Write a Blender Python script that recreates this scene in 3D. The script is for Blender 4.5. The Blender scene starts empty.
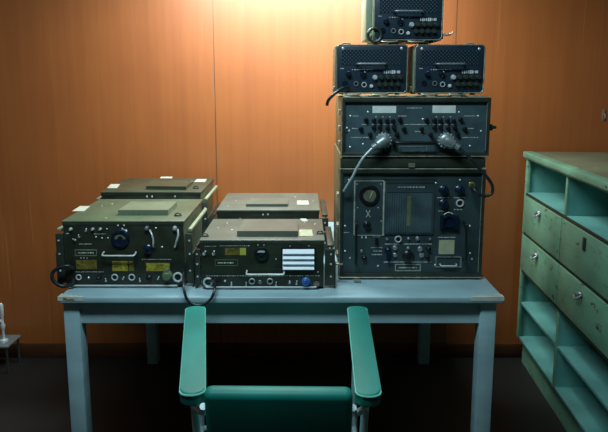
import bpy, bmesh, math, random
from mathutils import Vector, Matrix
random.seed(4)
SC = bpy.context.scene
COL = SC.collection
R = math.radians

# ------------------------------------------------------------------ camera
TH = R(8.68); F = 583.0; EYE = 1.485
cd = bpy.data.cameras.new('camera'); cam = bpy.data.objects.new('camera', cd); COL.objects.link(cam)
cam.location = (0, 0, EYE); cam.rotation_euler = (math.pi / 2 - TH, 0, 0)
cd.sensor_width = 36; cd.lens = F / 608 * 36; cd.shift_y = -45 / 608; cd.clip_start = .02
SC.camera = cam
# ------------------------------------------------------------------ world, lights, exposure
w = bpy.data.worlds.new('world'); SC.world = w; w.use_nodes = True
w.node_tree.nodes['Background'].inputs[0].default_value = (.6, .8, 1, 1)
w.node_tree.nodes['Background'].inputs[1].default_value = .12
def area(name, loc, rot, size, energy, color):
    l = bpy.data.lights.new(name, 'AREA'); l.shape = 'RECTANGLE'; l.size, l.size_y = size
    l.energy = energy; l.color = color
    o = bpy.data.objects.new(name, l); COL.objects.link(o); o.location = loc; o.rotation_euler = rot
    return o
area('tube_light_over_table', (-.05, 2.56, 2.13), (R(6), 0, 0), (1.15, .2), 43, (.88, 1.0, .99))
area('tube_light_room', (-.35, 1.0, 2.62), (R(8), 0, 0), (1.2, .3), 36, (.68, .93, 1.0))
SC.view_settings.view_transform = 'Standard'; SC.view_settings.look = 'None'
SC.view_settings.exposure = 0.0; SC.view_settings.gamma = 1; SC.view_settings.use_curve_mapping = False

# ------------------------------------------------------------------ photo-to-place measuring
def at(px, py, Y):
    u = (px - 304) / F; v = (171 - py) / F
    dy = math.cos(TH) + v * math.sin(TH); dz = -math.sin(TH) + v * math.cos(TH)
    t = Y / dy
    return Vector((u * t, Y, EYE + dz * t))
def at_z(px, py, Z):
    u = (px - 304) / F; v = (171 - py) / F
    dy = math.cos(TH) + v * math.sin(TH); dz = -math.sin(TH) + v * math.cos(TH)
    t = (Z - EYE) / dz
    return Vector((u * t, dy * t, Z))

# ------------------------------------------------------------------ materials
def mat(name, col, rough=.5, metal=0, wear=None, wear_amt=.5, scale=9, var=.25, bump=.0, spec=.5, stretch=(1, 1, 1)):
    m = bpy.data.materials.new(name); m.use_nodes = True
    nt = m.node_tree; N = nt.nodes; L = nt.links; b = N['Principled BSDF']
    b.inputs['Roughness'].default_value = rough; b.inputs['Metallic'].default_value = metal
    b.inputs['Specular IOR Level'].default_value = spec
    tc = N.new('ShaderNodeTexCoord'); mp = N.new('ShaderNodeMapping'); L.new(tc.outputs['Object'], mp.inputs[0])
    mp.inputs['Scale'].default_value = stretch
    n1 = N.new('ShaderNodeTexNoise'); n1.inputs['Scale'].default_value = scale; n1.inputs['Detail'].default_value = 6
    L.new(mp.outputs[0], n1.inputs['Vector'])
    cr = N.new('ShaderNodeValToRGB')
    cr.color_ramp.elements[0].position = .3; cr.color_ramp.elements[1].position = .7
    cr.color_ramp.elements[0].color = tuple(c * (1 - var) for c in col) + (1,)
    cr.color_ramp.elements[1].color = tuple(min(1, c * (1 + var)) for c in col) + (1,)
    L.new(n1.outputs['Fac'], cr.inputs[0]); out = cr.outputs[0]
    if wear:
        n2 = N.new('ShaderNodeTexNoise'); n2.inputs['Scale'].default_value = scale * 3.1; n2.inputs['Detail'].default_value = 8
        n2.inputs['Roughness'].default_value = .65; L.new(mp.outputs[0], n2.inputs['Vector'])
        r2 = N.new('ShaderNodeValToRGB'); p = .78 - .3 * wear_amt
        r2.color_ramp.elements[0].position = p; r2.color_ramp.elements[1].position = min(1, p + .06)
        L.new(n2.outputs['Fac'], r2.inputs[0])
        mx = N.new('ShaderNodeMix'); mx.data_type = 'RGBA'
        L.new(r2.outputs[0], mx.inputs[0]); L.new(out, mx.inputs[6]); mx.inputs[7].default_value = tuple(wear) + (1,)
        out = mx.outputs[2]
    L.new(out, b.inputs['Base Color'])
    if bump:
        bp = N.new('ShaderNodeBump'); bp.inputs['Strength'].default_value = bump; bp.inputs['Distance'].default_value = .002
        L.new(n1.outputs['Fac'], bp.inputs['Height']); L.new(bp.outputs[0], b.inputs['Normal'])
    return m
M = {}
M['table'] = mat('blue_grey_paint', (.33, .49, .54), .42, wear=(.60, .62, .55), wear_amt=.38, scale=5, var=.16, bump=.2, stretch=(1, 2, 3))
M['table_worn'] = mat('chipped_paint', (.52, .55, .50), .6, wear=(.20, .10, .03), wear_amt=.65, scale=14, var=.3, bump=.3)
M['olive'] = mat('olive_paint', (.085, .105, .055), .42, wear=(.22, .24, .16), wear_amt=.28, scale=8, var=.3, bump=.15)
M['olive_light'] = mat('faded_olive_paint', (.085, .120, .070), .36, wear=(.36, .38, .26), wear_amt=.35, scale=7, var=.25, bump=.15)
M['grey_olive'] = mat('grey_olive_paint', (.120, .135, .108), .34, wear=(.45, .47, .38), wear_amt=.3, scale=8, var=.18, bump=.15)
M['lid_dark'] = mat('dark_olive_lid_paint', (.050, .062, .038), .30, wear=(.26, .28, .2), wear_amt=.3, scale=8, var=.22, bump=.15)
M['lid_mid'] = mat('plate_paint', (.15, .19, .125), .32, wear=(.4, .42, .32), wear_amt=.3, scale=8, var=.2, bump=.15)
M['face'] = mat('dark_panel_paint', (.022, .028, .018), .38, wear=(.10, .11, .07), wear_amt=.2, scale=20, var=.35)
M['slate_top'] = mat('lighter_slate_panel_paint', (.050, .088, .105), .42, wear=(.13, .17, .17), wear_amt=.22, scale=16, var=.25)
M['slat_lit'] = mat('lit_grille_slat_tone', (.055, .09, .10), .35, scale=16, var=.3)  # slate lightened so the grille slats look lit
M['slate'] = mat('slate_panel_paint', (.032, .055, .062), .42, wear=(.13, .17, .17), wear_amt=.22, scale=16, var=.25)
M['slate_blue'] = mat('blue_slate_panel_paint', (.014, .030, .050), .38, wear=(.10, .13, .16), wear_amt=.25, scale=18, var=.25)
M['case'] = mat('dark_case_paint', (.030, .038, .028), .36, wear=(.20, .19, .12), wear_amt=.34, scale=15, var=.3, bump=.15)
M['case_side'] = mat('olive_case_side_paint', (.11, .115, .055), .45, wear=(.36, .36, .25), wear_amt=.5, scale=22, var=.3, bump=.2)
M['case_pale'] = mat('pale_case_side_paint', (.27, .31, .21), .45, wear=(.15, .17, .12), wear_amt=.3, scale=20, var=.2)
M['line'] = mat('pale_border_paint', (.36, .38, .32), .5, scale=40)
M['rim'] = mat('grey_green_rim', (.22, .25, .19), .35, .3, wear=(.03, .04, .03), wear_amt=.6, scale=30, var=.35)
M['edge'] = mat('worn_case_edge', (.38, .40, .32), .35, .5, wear=(.06, .07, .05), wear_amt=.6, scale=30, var=.35)
M['steel'] = mat('bright_steel', (.72, .76, .76), .30, .35, var=.15, scale=30)
M['alu'] = mat('cast_aluminium', (.30, .35, .36), .38, .55, wear=(.20, .24, .25), wear_amt=.5, scale=60, var=.2)
M['black'] = mat('black_plastic', (.010, .012, .014), .28, scale=30)
M['rubber'] = mat('black_rubber', (.016, .022, .028), .38, scale=20)
M['navy'] = mat('navy_knob', (.006, .015, .036), .25, scale=30)
M['blue'] = mat('blue_knob_cap', (.03, .13, .42), .25, scale=30)
M['white'] = mat('white_marking', (.68, .73, .70), .5, scale=40, var=.12)
M['paper'] = mat('cream_paper', (.40, .41, .26), .7, scale=40, var=.12)
M['paper_white'] = mat('white_paper', (.42, .44, .35), .7, scale=40, var=.08)
M['yellow'] = mat('yellow_label', (.34, .29, .03), .5, wear=(.09, .08, .02), wear_amt=.85, scale=40, var=.4)
M['yellow_dim'] = mat('faded_yellow_label', (.16, .13, .02), .5, wear=(.05, .05, .02), wear_amt=.8, scale=40, var=.4)
M['yellow_bright'] = mat('bright_yellow_label', (.50, .48, .08), .5, scale=40, var=.15)  # brighter yellow for the right part of one label
M['green_conn'] = mat('green_cap', (.13, .18, .09), .45, scale=40, var=.3)
M['brown'] = mat('brown_plastic', (.22, .15, .11), .4, scale=30)
M['meter'] = mat('meter_face', (.13, .14, .09), .4, scale=40)
M['slat'] = mat('white_blue_slat', (.80, .88, 1.0), .4, scale=20, var=.05)
M['vinyl'] = mat('green_vinyl', (.003, .16, .13), .5, spec=.3, scale=6, var=.16, bump=.1)
M['vinyl_edge'] = mat('green_vinyl_piping', (.10, .42, .34), .35, scale=10, var=.1)
M['tube'] = mat('pale_blue_tube', (.40, .52, .54), .35, .3, scale=10, var=.1)
M['cab'] = mat('green_cabinet_paint', (.150, .320, .215), .42, wear=(.05, .055, .025), wear_amt=.60, scale=6, var=.2, bump=.25, stretch=(1, 1, 2))
M['cab_top'] = mat('greyed_cabinet_top_paint', (.125, .14, .085), .45, wear=(.24, .28, .19), wear_amt=.45, scale=6, var=.2, bump=.2)
M['cab_in'] = mat('teal_cabinet_inside_paint', (.12, .34, .31), .5, wear=(.06, .09, .07), wear_amt=.32, scale=6, var=.18, bump=.2)
M['seam'] = mat('dark_seam', (.025, .025, .012), .7, scale=20)
M['floor'] = mat('dark_linoleum', (.014, .013, .012), .55, scale=3, var=.3)
M['ceil'] = mat('ceiling_paint', (.55, .55, .5), .8, scale=3, var=.05)
M['ceil_dark'] = mat('low_bounce_grey_brown', (.16, .14, .12), .8, scale=3, var=.05)  # unseen walls and ceiling darkened to cut light bouncing under the table
M['base'] = mat('dark_wood_skirting', (.08, .028, .01), .4, scale=5, var=.3, stretch=(1, 1, 8))
M['glass'] = mat('dark_glass', (.01, .02, .035), .06, scale=3)

def wall_mat():                              # orange-brown laminate sheets with thin vertical grooves
    m = bpy.data.materials.new('orange_laminate'); m.use_nodes = True
    nt = m.node_tree; N = nt.nodes; L = nt.links; b = N['Principled BSDF']
    tc = N.new('ShaderNodeTexCoord'); sp = N.new('ShaderNodeSeparateXYZ'); L.new(tc.outputs['Object'], sp.inputs[0])
    def math_(op, a, c=None):
        n = N.new('ShaderNodeMath'); n.operation = op
        for i, v in enumerate((a, c)):
            if v is None: continue
            if isinstance(v, (int, float)): n.inputs[i].default_value = v
            else: L.new(v, n.inputs[i])
        return n.outputs[0]
    X = math_('ADD', sp.outputs[0], sp.outputs[1])
    mp = N.new('ShaderNodeMapping'); L.new(tc.outputs['Object'], mp.inputs[0]); mp.inputs['Scale'].default_value = (9, 9, .35)
    g = N.new('ShaderNodeTexNoise'); g.inputs['Scale'].default_value = 3; g.inputs['Detail'].default_value = 8; L.new(mp.outputs[0], g.inputs['Vector'])
    big = N.new('ShaderNodeTexNoise'); big.inputs['Scale'].default_value = 1.6; big.inputs['Detail'].default_value = 3; L.new(tc.outputs['Object'], big.inputs['Vector'])
    fac = math_('ADD', math_('MULTIPLY', g.outputs['Fac'], .45), math_('MULTIPLY', big.outputs['Fac'], .55))
    cr = N.new('ShaderNodeValToRGB'); L.new(fac, cr.inputs[0])
    cr.color_ramp.elements[0].position = .36; cr.color_ramp.elements[0].color = (.31, .078, .008, 1)
    cr.color_ramp.elements[1].position = .64; cr.color_ramp.elements[1].color = (.39, .108, .014, 1)
    # grooves every 8.3 cm, wide joints every 1.22 m
    def line(period, x0, half):
        t = math_('SUBTRACT', X, x0); t = math_('DIVIDE', t, period); t = math_('ADD', t, 100.5)
        t = math_('FRACT', t); t = math_('ABSOLUTE', math_('SUBTRACT', t, .5))
        return math_('LESS_THAN', t, half / period)
    fine = line(.083, XJ, .0014); joint = line(1.22, XJ, .0026)
    vis = N.new('ShaderNodeTexNoise'); vis.inputs['Scale'].default_value = 2.3; vis.inputs['Detail'].default_value = 2
    L.new(tc.outputs['Object'], vis.inputs['Vector'])
    vf = math_('MULTIPLY', fine, math_('MULTIPLY', vis.outputs['Fac'], .42))
    def mix(f, a, c):
        x = N.new('ShaderNodeMix'); x.data_type = 'RGBA'; L.new(f, x.inputs[0]); L.new(a, x.inputs[6]); x.inputs[7].default_value = c; return x.outputs[2]
    c = mix(vf, cr.outputs[0], (.11, .03, .01, 1)); c = mix(math_('MULTIPLY', joint, .75), c, (.05, .02, .008, 1))
    sc = N.new('ShaderNodeTexNoise'); mp2 = N.new('ShaderNodeMapping'); mp2.inputs['Scale'].default_value = (60, 60, .8)
    L.new(tc.outputs['Object'], mp2.inputs[0]); L.new(mp2.outputs[0], sc.inputs['Vector']); sc.inputs['Scale'].default_value = 1; sc.inputs['Detail'].default_value = 2
    scr = math_('MULTIPLY', math_('GREATER_THAN', sc.outputs['Fac'], .70), .28)
    c = mix(scr, c, (.50, .24, .08, 1))
    L.new(c, b.inputs['Base Color'])
    b.inputs['Roughness'].default_value = .6; b.inputs['Specular IOR Level'].default_value = .25
    b.inputs['Coat Weight'].default_value = 1; b.inputs['Coat Roughness'].default_value = .48; b.inputs['Coat IOR'].default_value = 1.7
    bp = N.new('ShaderNodeBump'); bp.inputs['Strength'].default_value = .25; bp.inputs['Distance'].default_value = .002
    L.new(math_('SUBTRACT', 1, math_('MAXIMUM', vf, joint)), bp.inputs['Height']); L.new(bp.outputs[0], b.inputs['Normal'])
    return m
WY = 3.0
XJ = at(215, 100, WY).x + WY
M['wall'] = wall_mat()
def mesh_mat():                              # perforated metal: rows of holes
    m = bpy.data.materials.new('perforated_metal'); m.use_nodes = True
    nt = m.node_tree; N = nt.nodes; L = nt.links; b = N['Principled BSDF']
    tc = N.new('ShaderNodeTexCoord'); mp = N.new('ShaderNodeMapping'); L.new(tc.outputs['Object'], mp.inputs[0])
    mp.inputs['Rotation'].default_value = (R(90), 0, 0)
    mp2 = N.new('ShaderNodeMapping'); L.new(mp.outputs[0], mp2.inputs[0]); mp2.inputs['Rotation'].default_value = (0, 0, R(45))
    v = N.new('ShaderNodeTexVoronoi'); v.voronoi_dimensions = '2D'; v.inputs['Randomness'].default_value = 0; v.inputs['Scale'].default_value = 106
    L.new(mp2.outputs[0], v.inputs['Vector'])
    cr = N.new('ShaderNodeValToRGB'); cr.color_ramp.interpolation = 'LINEAR'
    cr.color_ramp.elements[0].position = .24; cr.color_ramp.elements[0].color = (.055, .10, .14, 1)
    cr.color_ramp.elements[1].position = .36; cr.color_ramp.elements[1].color = (.004, .008, .014, 1)
    L.new(v.outputs['Distance'], cr.inputs[0]); L.new(cr.outputs[0], b.inputs['Base Color']); b.inputs['Roughness'].default_value = .35
    return m
M['mesh'] = mesh_mat()

# ------------------------------------------------------------------ mesh helpers
class MB:
    def __init__(s): s.v = []; s.f = []
    def _add(s, bm):
        o = len(s.v); bm.verts.index_update()
        s.v += [v.co.copy() for v in bm.verts]; s.f += [[o + v.index for v in f.verts] for f in bm.faces]; bm.free(); return s
    def box(s, a, b, bev=0, seg=2):
        bm = bmesh.new(); bmesh.ops.create_cube(bm, size=1)
        a = Vector(a); b = Vector(b)
        for v in bm.verts:
            v.co = Vector([(a[i] + b[i]) / 2 + v.co[i] * abs(b[i] - a[i]) for i in range(3)])
        if bev: bmesh.ops.bevel(bm, geom=list(bm.edges), offset=bev, segments=seg, profile=.5, affect='EDGES')
        return s._add(bm)
    def prism(s, pts, d):                    # outline pts (3D, planar) pushed by vector d
        bm = bmesh.new(); d = Vector(d)
        A = [bm.verts.new(p) for p in pts]; B = [bm.verts.new(Vector(p) + d) for p in pts]; n = len(pts)
        bm.faces.new(A); bm.faces.new(B[::-1])
        for i in range(n): bm.faces.new((A[i], B[i], B[(i + 1) % n], A[(i + 1) % n]))
        bmesh.ops.recalc_face_normals(bm, faces=bm.faces); return s._add(bm)
    def lathe(s, c, axis, prof, n=20):       # prof: (radius, distance along axis)
        c = Vector(c); ax = Vector(axis).normalized(); q = ax.to_track_quat('Z', 'Y')
        bm = bmesh.new(); rings = []
        for r, h in prof:
            rings.append([bm.verts.new(c + q @ Vector((r * math.cos(2 * math.pi * k / n), r * math.sin(2 * math.pi * k / n), h))) for k in range(n)])
        for a, b in zip(rings, rings[1:]):
            for k in range(n): bm.faces.new((a[k], a[(k + 1) % n], b[(k + 1) % n], b[k]))
        bm.faces.new(rings[0][::-1]); bm.faces.new(rings[-1])
        return s._add(bm)
    def ring(s, c, axis, R_, r, n=24, m=8):
        c = Vector(c); q = Vector(axis).normalized().to_track_quat('Z', 'Y'); bm = bmesh.new(); G = []
        for i in range(n):
            a = 2 * math.pi * i / n
            G.append([bm.verts.new(c + q @ Vector(((R_ + r * math.cos(2 * math.pi * j / m)) * math.cos(a), (R_ + r * math.cos(2 * math.pi * j / m)) * math.sin(a), r * math.sin(2 * math.pi * j / m)))) for j in range(m)])
        for i in range(n):
            for j in range(m): bm.faces.new((G[i][j], G[(i + 1) % n][j], G[(i + 1) % n][(j + 1) % m], G[i][(j + 1) % m]))
        return s._add(bm)
    def tube(s, pts, r, n=8, smooth=True):
        P = [Vector(p) for p in pts]
        if smooth and len(P) > 2:
            Q = []
            for i in range(len(P) - 1):
                p0 = P[max(0, i - 1)]; p1 = P[i]; p2 = P[i + 1]; p3 = P[min(len(P) - 1, i + 2)]
                for k in range(6):
                    t = k / 6
                    Q.append(.5 * ((2 * p1) + (-p0 + p2) * t + (2 * p0 - 5 * p1 + 4 * p2 - p3) * t * t + (-p0 + 3 * p1 - 3 * p2 + p3) * t ** 3))
            Q.append(P[-1]); P = Q
        bm = bmesh.new(); up = None; rings = []
        for i, p in enumerate(P):
            t = (P[min(len(P) - 1, i + 1)] - P[max(0, i - 1)]).normalized()
            if up is None: up = t.orthogonal().normalized()
            up = (up - t * up.dot(t)).normalized(); sd = t.cross(up)
            rr = r[min(i, len(r) - 1)] if isinstance(r, (list, tuple)) else r
            rings.append([bm.verts.new(p + (up * math.cos(2 * math.pi * k / n) + sd * math.sin(2 * math.pi * k / n)) * rr) for k in range(n)])
        for a, b in zip(rings, rings[1:]):
            for k in range(n): bm.faces.new((a[k], a[(k + 1) % n], b[(k + 1) % n], b[k]))
        bm.faces.new(rings[0][::-1]); bm.faces.new(rings[-1])
        bmesh.ops.recalc_face_normals(bm, faces=bm.faces)
        return s._add(bm)
    def build(s, name, m, parent=None, label=None):
        org = Vector((0, 0, 0)); q = parent
        while q is not None: org += q.location; q = q.parent
        if parent is None:
            xs = [v.x for v in s.v]; ys = [v.y for v in s.v]; zs = [v.z for v in s.v]
            org = Vector(((min(xs) + max(xs)) / 2, (min(ys) + max(ys)) / 2, min(zs)))
        me = bpy.data.meshes.new(name); me.from_pydata([v - org for v in s.v], [], s.f); me.update()
        for p in me.polygons: p.use_smooth = True
        if hasattr(me, 'set_sharp_from_angle'): me.set_sharp_from_angle(angle=R(38))
        o = bpy.data.objects.new(name, me); COL.objects.link(o)
        me.materials.append(M[m])
        if parent is None: o.location = org
        else: o.parent = parent
        if label: o['label'] = label
        return o
def tag(o, label, cat, group=None, kind=None):
    o['label'] = label; o['category'] = cat
    if group: o['group'] = group
    if kind: o['kind'] = kind
    return o
def thing(name, loc, label, cat, group=None):
    o = bpy.data.objects.new(name, None); COL.objects.link(o); o.location = loc; o.empty_display_size = .05
    return tag(o, label, cat, group)
def struct(name, mb, m):
    o = mb.build(name, m); o['kind'] = 'structure'; return o

# ------------------------------------------------------------------ the room
XL, XR, YF, H = -2.4, 1.95, -1.6, 2.75
struct('floor', MB().box((XL - .1, YF - .1, -.1), (XR + .1, WY + .1, 0)), 'floor')
struct('ceiling', MB().box((XL - .1, YF - .1, H), (XR + .1, WY + .1, H + .1)), 'ceil_dark')
wb = MB().box((XL - .1, WY, 0), (XR + .1, WY + .1, H)).build('wall_back', 'wall'); wb['kind'] = 'structure'
struct('wall_left', MB().box((XL - .1, YF, 0), (XL, WY, H)), 'ceil_dark')
struct('wall_right', MB().box((XR, YF, 0), (XR + .1, WY, H)), 'ceil_dark')
struct('wall_front', MB().box((XL, YF - .1, 0), (XR, YF, H)), 'ceil_dark')
struct('baseboard_back', MB().box((XL, WY - .014, 0), (XR, WY, .08), .004), 'base')
# put the wall texture origin at the room origin
for n in ('wall_back', 'wall_left', 'wall_right'):
    o = bpy.data.objects[n]; o.data.transform(Matrix.Translation(o.location)); o.location = (0, 0, 0)

# ------------------------------------------------------------------ table
TY = 1.90
TA = at(58, 297, TY); TB = at(504, 297, TY); TZ = TA.z; TBK = 2.985
lip = TZ - at(58, 304, TY).z
t = thing('work_table', ((TA.x + TB.x) / 2, (TY + TBK) / 2, 0), 'long blue-grey painted wooden table carrying the radio sets, paint chipped at its corners', 'table')
MB().box((TA.x, TY, TZ - lip), (TB.x, TBK, TZ), .006, 3).build('tabletop', 'table', t)
ap_b = at(200, 323, TY + .03).z
la = at(64, 323, TY + .02).x; lb = at(496, 323, TY + .02).x; lw = .056
a = MB()
a.box((la + lw, TY + .03, ap_b), (lb - lw, TY + .052, TZ - lip))
a.box((la + lw, TBK - .052, ap_b), (lb - lw, TBK - .03, TZ - lip))
a.box((la + .01, TY + .08, ap_b), (la + .03, TBK - .08, TZ - lip)); a.box((lb - .03, TY + .08, ap_b), (lb - .01, TBK - .08, TZ - lip))
a.build('apron', 'table', t)
for x in (la, lb - lw):
    for y in (TY + .02, TBK - .02 - lw):
        MB().box((x, y, 0), (x + lw, y + lw, TZ - lip), .004).build('leg', 'table', t)
# chipped corners: worn patches wrapped round the two front corners
for x0, x1 in ((TA.x - .0012, TA.x + .085), (TB.x - .11, TB.x + .0012)):
    pts = []; n = 9
    for k in range(n + 1):
        x = x0 + (x1 - x0) * k / n
        y = TY + (.036 if (k % 2 == 0) else .022) * (1 - abs((k / n) - (0 if x0 < 0 else 1)) * .8)
        pts.append((x, y, TZ + .0004))
    pts = [(x0, TY - .0012, TZ + .0004)] + pts + [(x1, TY - .0012, TZ + .0004)]
    MB().prism(pts, (0, 0, -lip * .55)).build('chipped_corner', 'table_worn', t, 'corner of the tabletop with paint worn through to wood')

# ------------------------------------------------------------------ panel fittings
class Panel:
    """a vertical front panel standing at distance Y, measured on the photo"""
    def __init__(s, Y, root): s.Y = Y; s.root = root
    def p(s, x, y, out=0): v = at(x, y, s.Y); v.y -= out; return v
    def m(s, px, x=304, y=220): return (at(x + 1, y, s.Y).x - at(x, y, s.Y).x) * px
    def rect(s, x0, y0, x1, y1, out=.0012, base=0, bev=0, mb=None):
        a = s.p(x0, y0); b = s.p(x1, y1)
        return (mb or MB()).box((a.x, s.Y - base - out, b.z), (b.x, s.Y - base + .001, a.z), bev)
    def plate(s, name, mt, x0, y0, x1, y1, out=.0012, bev=0, base=0, label=None):
        return s.rect(x0, y0, x1, y1, out, base, bev).build(name, mt, s.root, label)
    def frame(s, name, mt, x0, y0, x1, y1, wd=1.0, out=.002):
        mb = MB(); s.rect(x0, y0, x1, y0 + wd, out, mb=mb); s.rect(x0, y1 - wd, x1, y1, out, mb=mb)
        s.rect(x0, y0 + wd, x0 + wd, y1 - wd, out, mb=mb); s.rect(x1 - wd, y0 + wd, x1, y1 - wd, out, mb=mb)
        return mb.build(name, mt, s.root)
    def knob(s, x, y, r, mt='black', h=.012, name='knob', pointer=True, label=None):
        c = s.p(x, y); r = s.m(r)
        o = MB().lathe(c, (0, -1, 0), [(r * 1.12, -.001), (r * 1.12, h * .15), (r * .92, h * .3), (r * .86, h * .9), (r * .7, h), (r * .1, h)], 18)
        if pointer: o.box((c.x - r * .14, c.y - h * 1.12, c.z), (c.x + r * .14, c.y - h * .8, c.z + r * .85))
        return o.build(name, mt, s.root, label)
    def screw(s, x, y, r=.7, mt='steel', name='screw'):
        c = s.p(x, y); r = s.m(r)
        return MB().lathe(c, (0, -1, 0), [(r, -.001), (r, .001), (r * .6, .0022), (r * .05, .0025)], 12).build(name, mt, s.root)
    def ringed(s, x, y, r, mt='steel', inner='black', name='connector'):
        c = s.p(x, y); r = s.m(r)
        o = MB().ring(c + Vector((0, -.003, 0)), (0, 1, 0), r * .82, r * .22, 20, 6).build(name, mt, s.root)
        MB().lathe(c, (0, -1, 0), [(r * .7, -.001), (r * .7, .0025), (r * .3, .0025), (r * .3, .006), (r * .05, .006)], 16).build('socket', inner, o)
        return o
    def toggle(s, x, y, ln=2.5, dx=.2, mt='steel', r=.55):
        c = s.p(x, y); e = s.p(x + dx * ln, y - ln, .012); k = s.m(r)
        o = MB().lathe(c, (0, -1, 0), [(k * 2, -.001), (k * 2, .002), (k * 1.3, .004), (k * .2, .004)], 12)
        o.tube([c + Vector((0, -.002, 0)), e], [k * .7, k * 1.1], 8, False)
        return o.build('toggle_switch', mt, s.root)
    def handle(s, x0, x1, y, mt='steel', r=.8, out=.02, vert=False, y1=None, drop=0):
        k = s.m(r)
        if vert: a = s.p(x0, y); b = s.p(x0, y1)
        else: a = s.p(x0, y); b = s.p(x1, y)
        d = (b - a).normalized() * (k * 2.2); o = Vector((0, -out, 0)); dn = Vector((0, 0, -s.m(drop)))
        return MB().tube([a, a + o * .75 + dn * .6, a + o + d + dn, (a + b) / 2 + o + dn, b + o - d + dn, b + o * .75 + dn * .6, b], k, 10).build('handle', mt, s.root)
    def marks(s, items, mt='white', name='panel_markings'):
        mb = MB()
        for x0, y0, w_, h_ in items: s.rect(x0, y0, x0 + w_, y0 + h_, .0005, mb=mb)
        return mb.build(name, mt, s.root)
def small_text(x0, y0, x1, y1, step=1.3, seed=1):
    rr = random.Random(seed); out = []; x = x0
    while x < x1:
        w_ = step * rr.uniform(.35, .75); h_ = (y1 - y0) * rr.uniform(.5, 1); out.append((x, y0 + (y1 - y0 - h_) / 2, w_, h_)); x += step
    return out
def solid_lid_plate(root, quad_px, z, h, mt, name='cover_plate', label=None):
    P = [at_z(x, y, z + h) for x, y in quad_px]
    mb = MB().prism([p for p in P], (0, 0, -h))
    return mb.build(name, mt, root, label)
def lid_paper(root, quad_px, z, mt='paper_white', name='paper_label', label=None):
    return MB().prism([at_z(x, y, z + .0012) for x, y in quad_px], (0, 0, -.0014)).build(name, mt, root, label)

# ------------------------------------------------------------------ flat radio sets in their mounting frames
def radio(name, label, Y, x0, x1, ytop, ybot, Yb, lid, body='olive', grp='flat radio sets on the table', ear=(.028, .024), rail='case_pale'):
    a = at(x0, ytop, Y); b = at(x1, ytop, Y); zt = a.z; zb = TZ
    t = thing(name, ((a.x + b.x) / 2, (Y + Yb) / 2, TZ), label, 'radio', grp)
    fx = .012
    body_b = MB().box((a.x + .006, Y + .012, zb + fx), (b.x - .006, Yb - .004, zt - .010), .004)
    body_b.build('case', body, t)
    MB().box((a.x, Y, zt - .006), (b.x, Yb, zt), .0025).build('lid', lid, t)
    MB().box((a.x + .002, Y + .001, zt - .018), (b.x - .002, Yb - .002, zt - .006), .002).build('lid_band', 'case', t)
    MB().box((a.x + .004, Y + .002, zb + .010), (b.x - .004, Y + .014, zt - .014), .002).build('front_panel', 'face', t)
    # skids below
    for sx in (a.x + .05, b.x - .07):
        MB().box((sx, Y + .02, TZ), (sx + .02, Yb - .02, TZ + .013)).build('foot', 'case', t)
    MB().tube([(a.x + .02, Y - .003, zb + .010), (b.x - .03, Y - .003, zb + .010)], .0032, 8).build('front_rail', 'steel', t)
    if ear:
        h = zt - zb
        for s_, X, ew in ((-1, a.x, ear[0]), (1, b.x, ear[1])):
            m1 = MB()
            xo = X + s_ * ew
            m1.box((min(X, xo), Y + .010, zb + h * .06), (max(X, xo), Y + .016, zb + h * .80), .001)      # front flange
            m1.box((xo - .003, Y + .010, zb + .0), (xo + .003, Yb - .02, zb + h * .52), .001)             # side cheek
            m1.build('mounting_bracket', 'case', t)
            MB().box((min(X + s_ * .009, xo - s_ * .002), Y + .02, zb + h * .82), (max(X + s_ * .009, xo - s_ * .002), Yb - .03, zb + h * .87), .003).build('side_rail', rail, t)
            for zz in (.25, .5, .7):
                MB().lathe((X + s_ * ew * .6, Y + .010, zb + h * zz), (0, -1, 0), [(.0035, -.001), (.0035, .003), (.001, .004)], 8).build('bolt', 'steel', t)
    return t, zt
def lid_hardware(t, pts, z):
    for (x, y) in pts:
        c = at_z(x, y, z); o = MB().box((c.x - .014, c.y - .006, z - .0005), (c.x + .014, c.y + .006, z + .004), .0015)
        o.tube([(c.x - .010, c.y, z + .003), (c.x - .006, c.y, z + .010), (c.x + .006, c.y, z + .010), (c.x + .010, c.y, z + .003)], .0022, 6)
        o.build('catch', 'case', t)
def lid_rivets(t, pts, z):
    for x, y in pts:
        c = at_z(x, y, z); MB().lathe(c, (0, 0, 1), [(.0026, -.0005), (.0026, .001), (.001, .002)], 10).build('rivet', 'steel', t)

# --- front left: olive transmitter
YL = 1.988
t, zt = radio('field_radio', 'olive military radio with round dial, yellow labels and coiled cable, front left on the table', YL, 61, 184, 221, 288, 2.375, 'olive_light')
PL = Panel(YL + .002, t)
solid_lid_plate(t, [(118, 210), (168, 210), (177, 201.5), (131, 201.5)], zt, .019, 'lid_mid')
lid_paper(t, [(72, 211), (84, 211), (90, 206), (80, 206)], zt, label='white paper label')
lid_hardware(t, [(178, 216)], zt); lid_rivets(t, [(102, 206), (112, 204), (106, 218)], zt)
for x, y, r in ((71, 229, 1.5), (93, 229, 1.4), (100.5, 229, 1.4)): PL.knob(x, y, r, 'steel', .010, 'knob', False)
PL.toggle(86, 231, 3, .5); PL.toggle(75, 240, 2, -.4); PL.toggle(79, 237, 3, .3)
for x, y in ((107, 229), (96, 237), (102, 238), (108, 238)): PL.screw(x, y, .8)
PL.frame('nameplate', 'edge', 75, 249.5, 97, 256, .8)
for x in (81, 84, 87): PL.screw(x, 258, .6)
o = PL.ringed(120.5, 238.5, 9, 'navy', 'navy', 'dial')
c = PL.p(120.5, 237.4); MB().lathe(c, (0, -1, 0), [(PL.m(6.6), 0), (PL.m(6.6), .0045), (PL.m(.2), .005)], 24).build('dial_face', 'meter', t)
MB().prism([c + Vector((PL.m(6.7) * math.cos(R(k)), -.0052, PL.m(6.7) * math.sin(R(k)) - .001)) for k in range(190, 351, 16)], (0, -.002, 0)).build('dial_window', 'navy', t)
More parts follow.
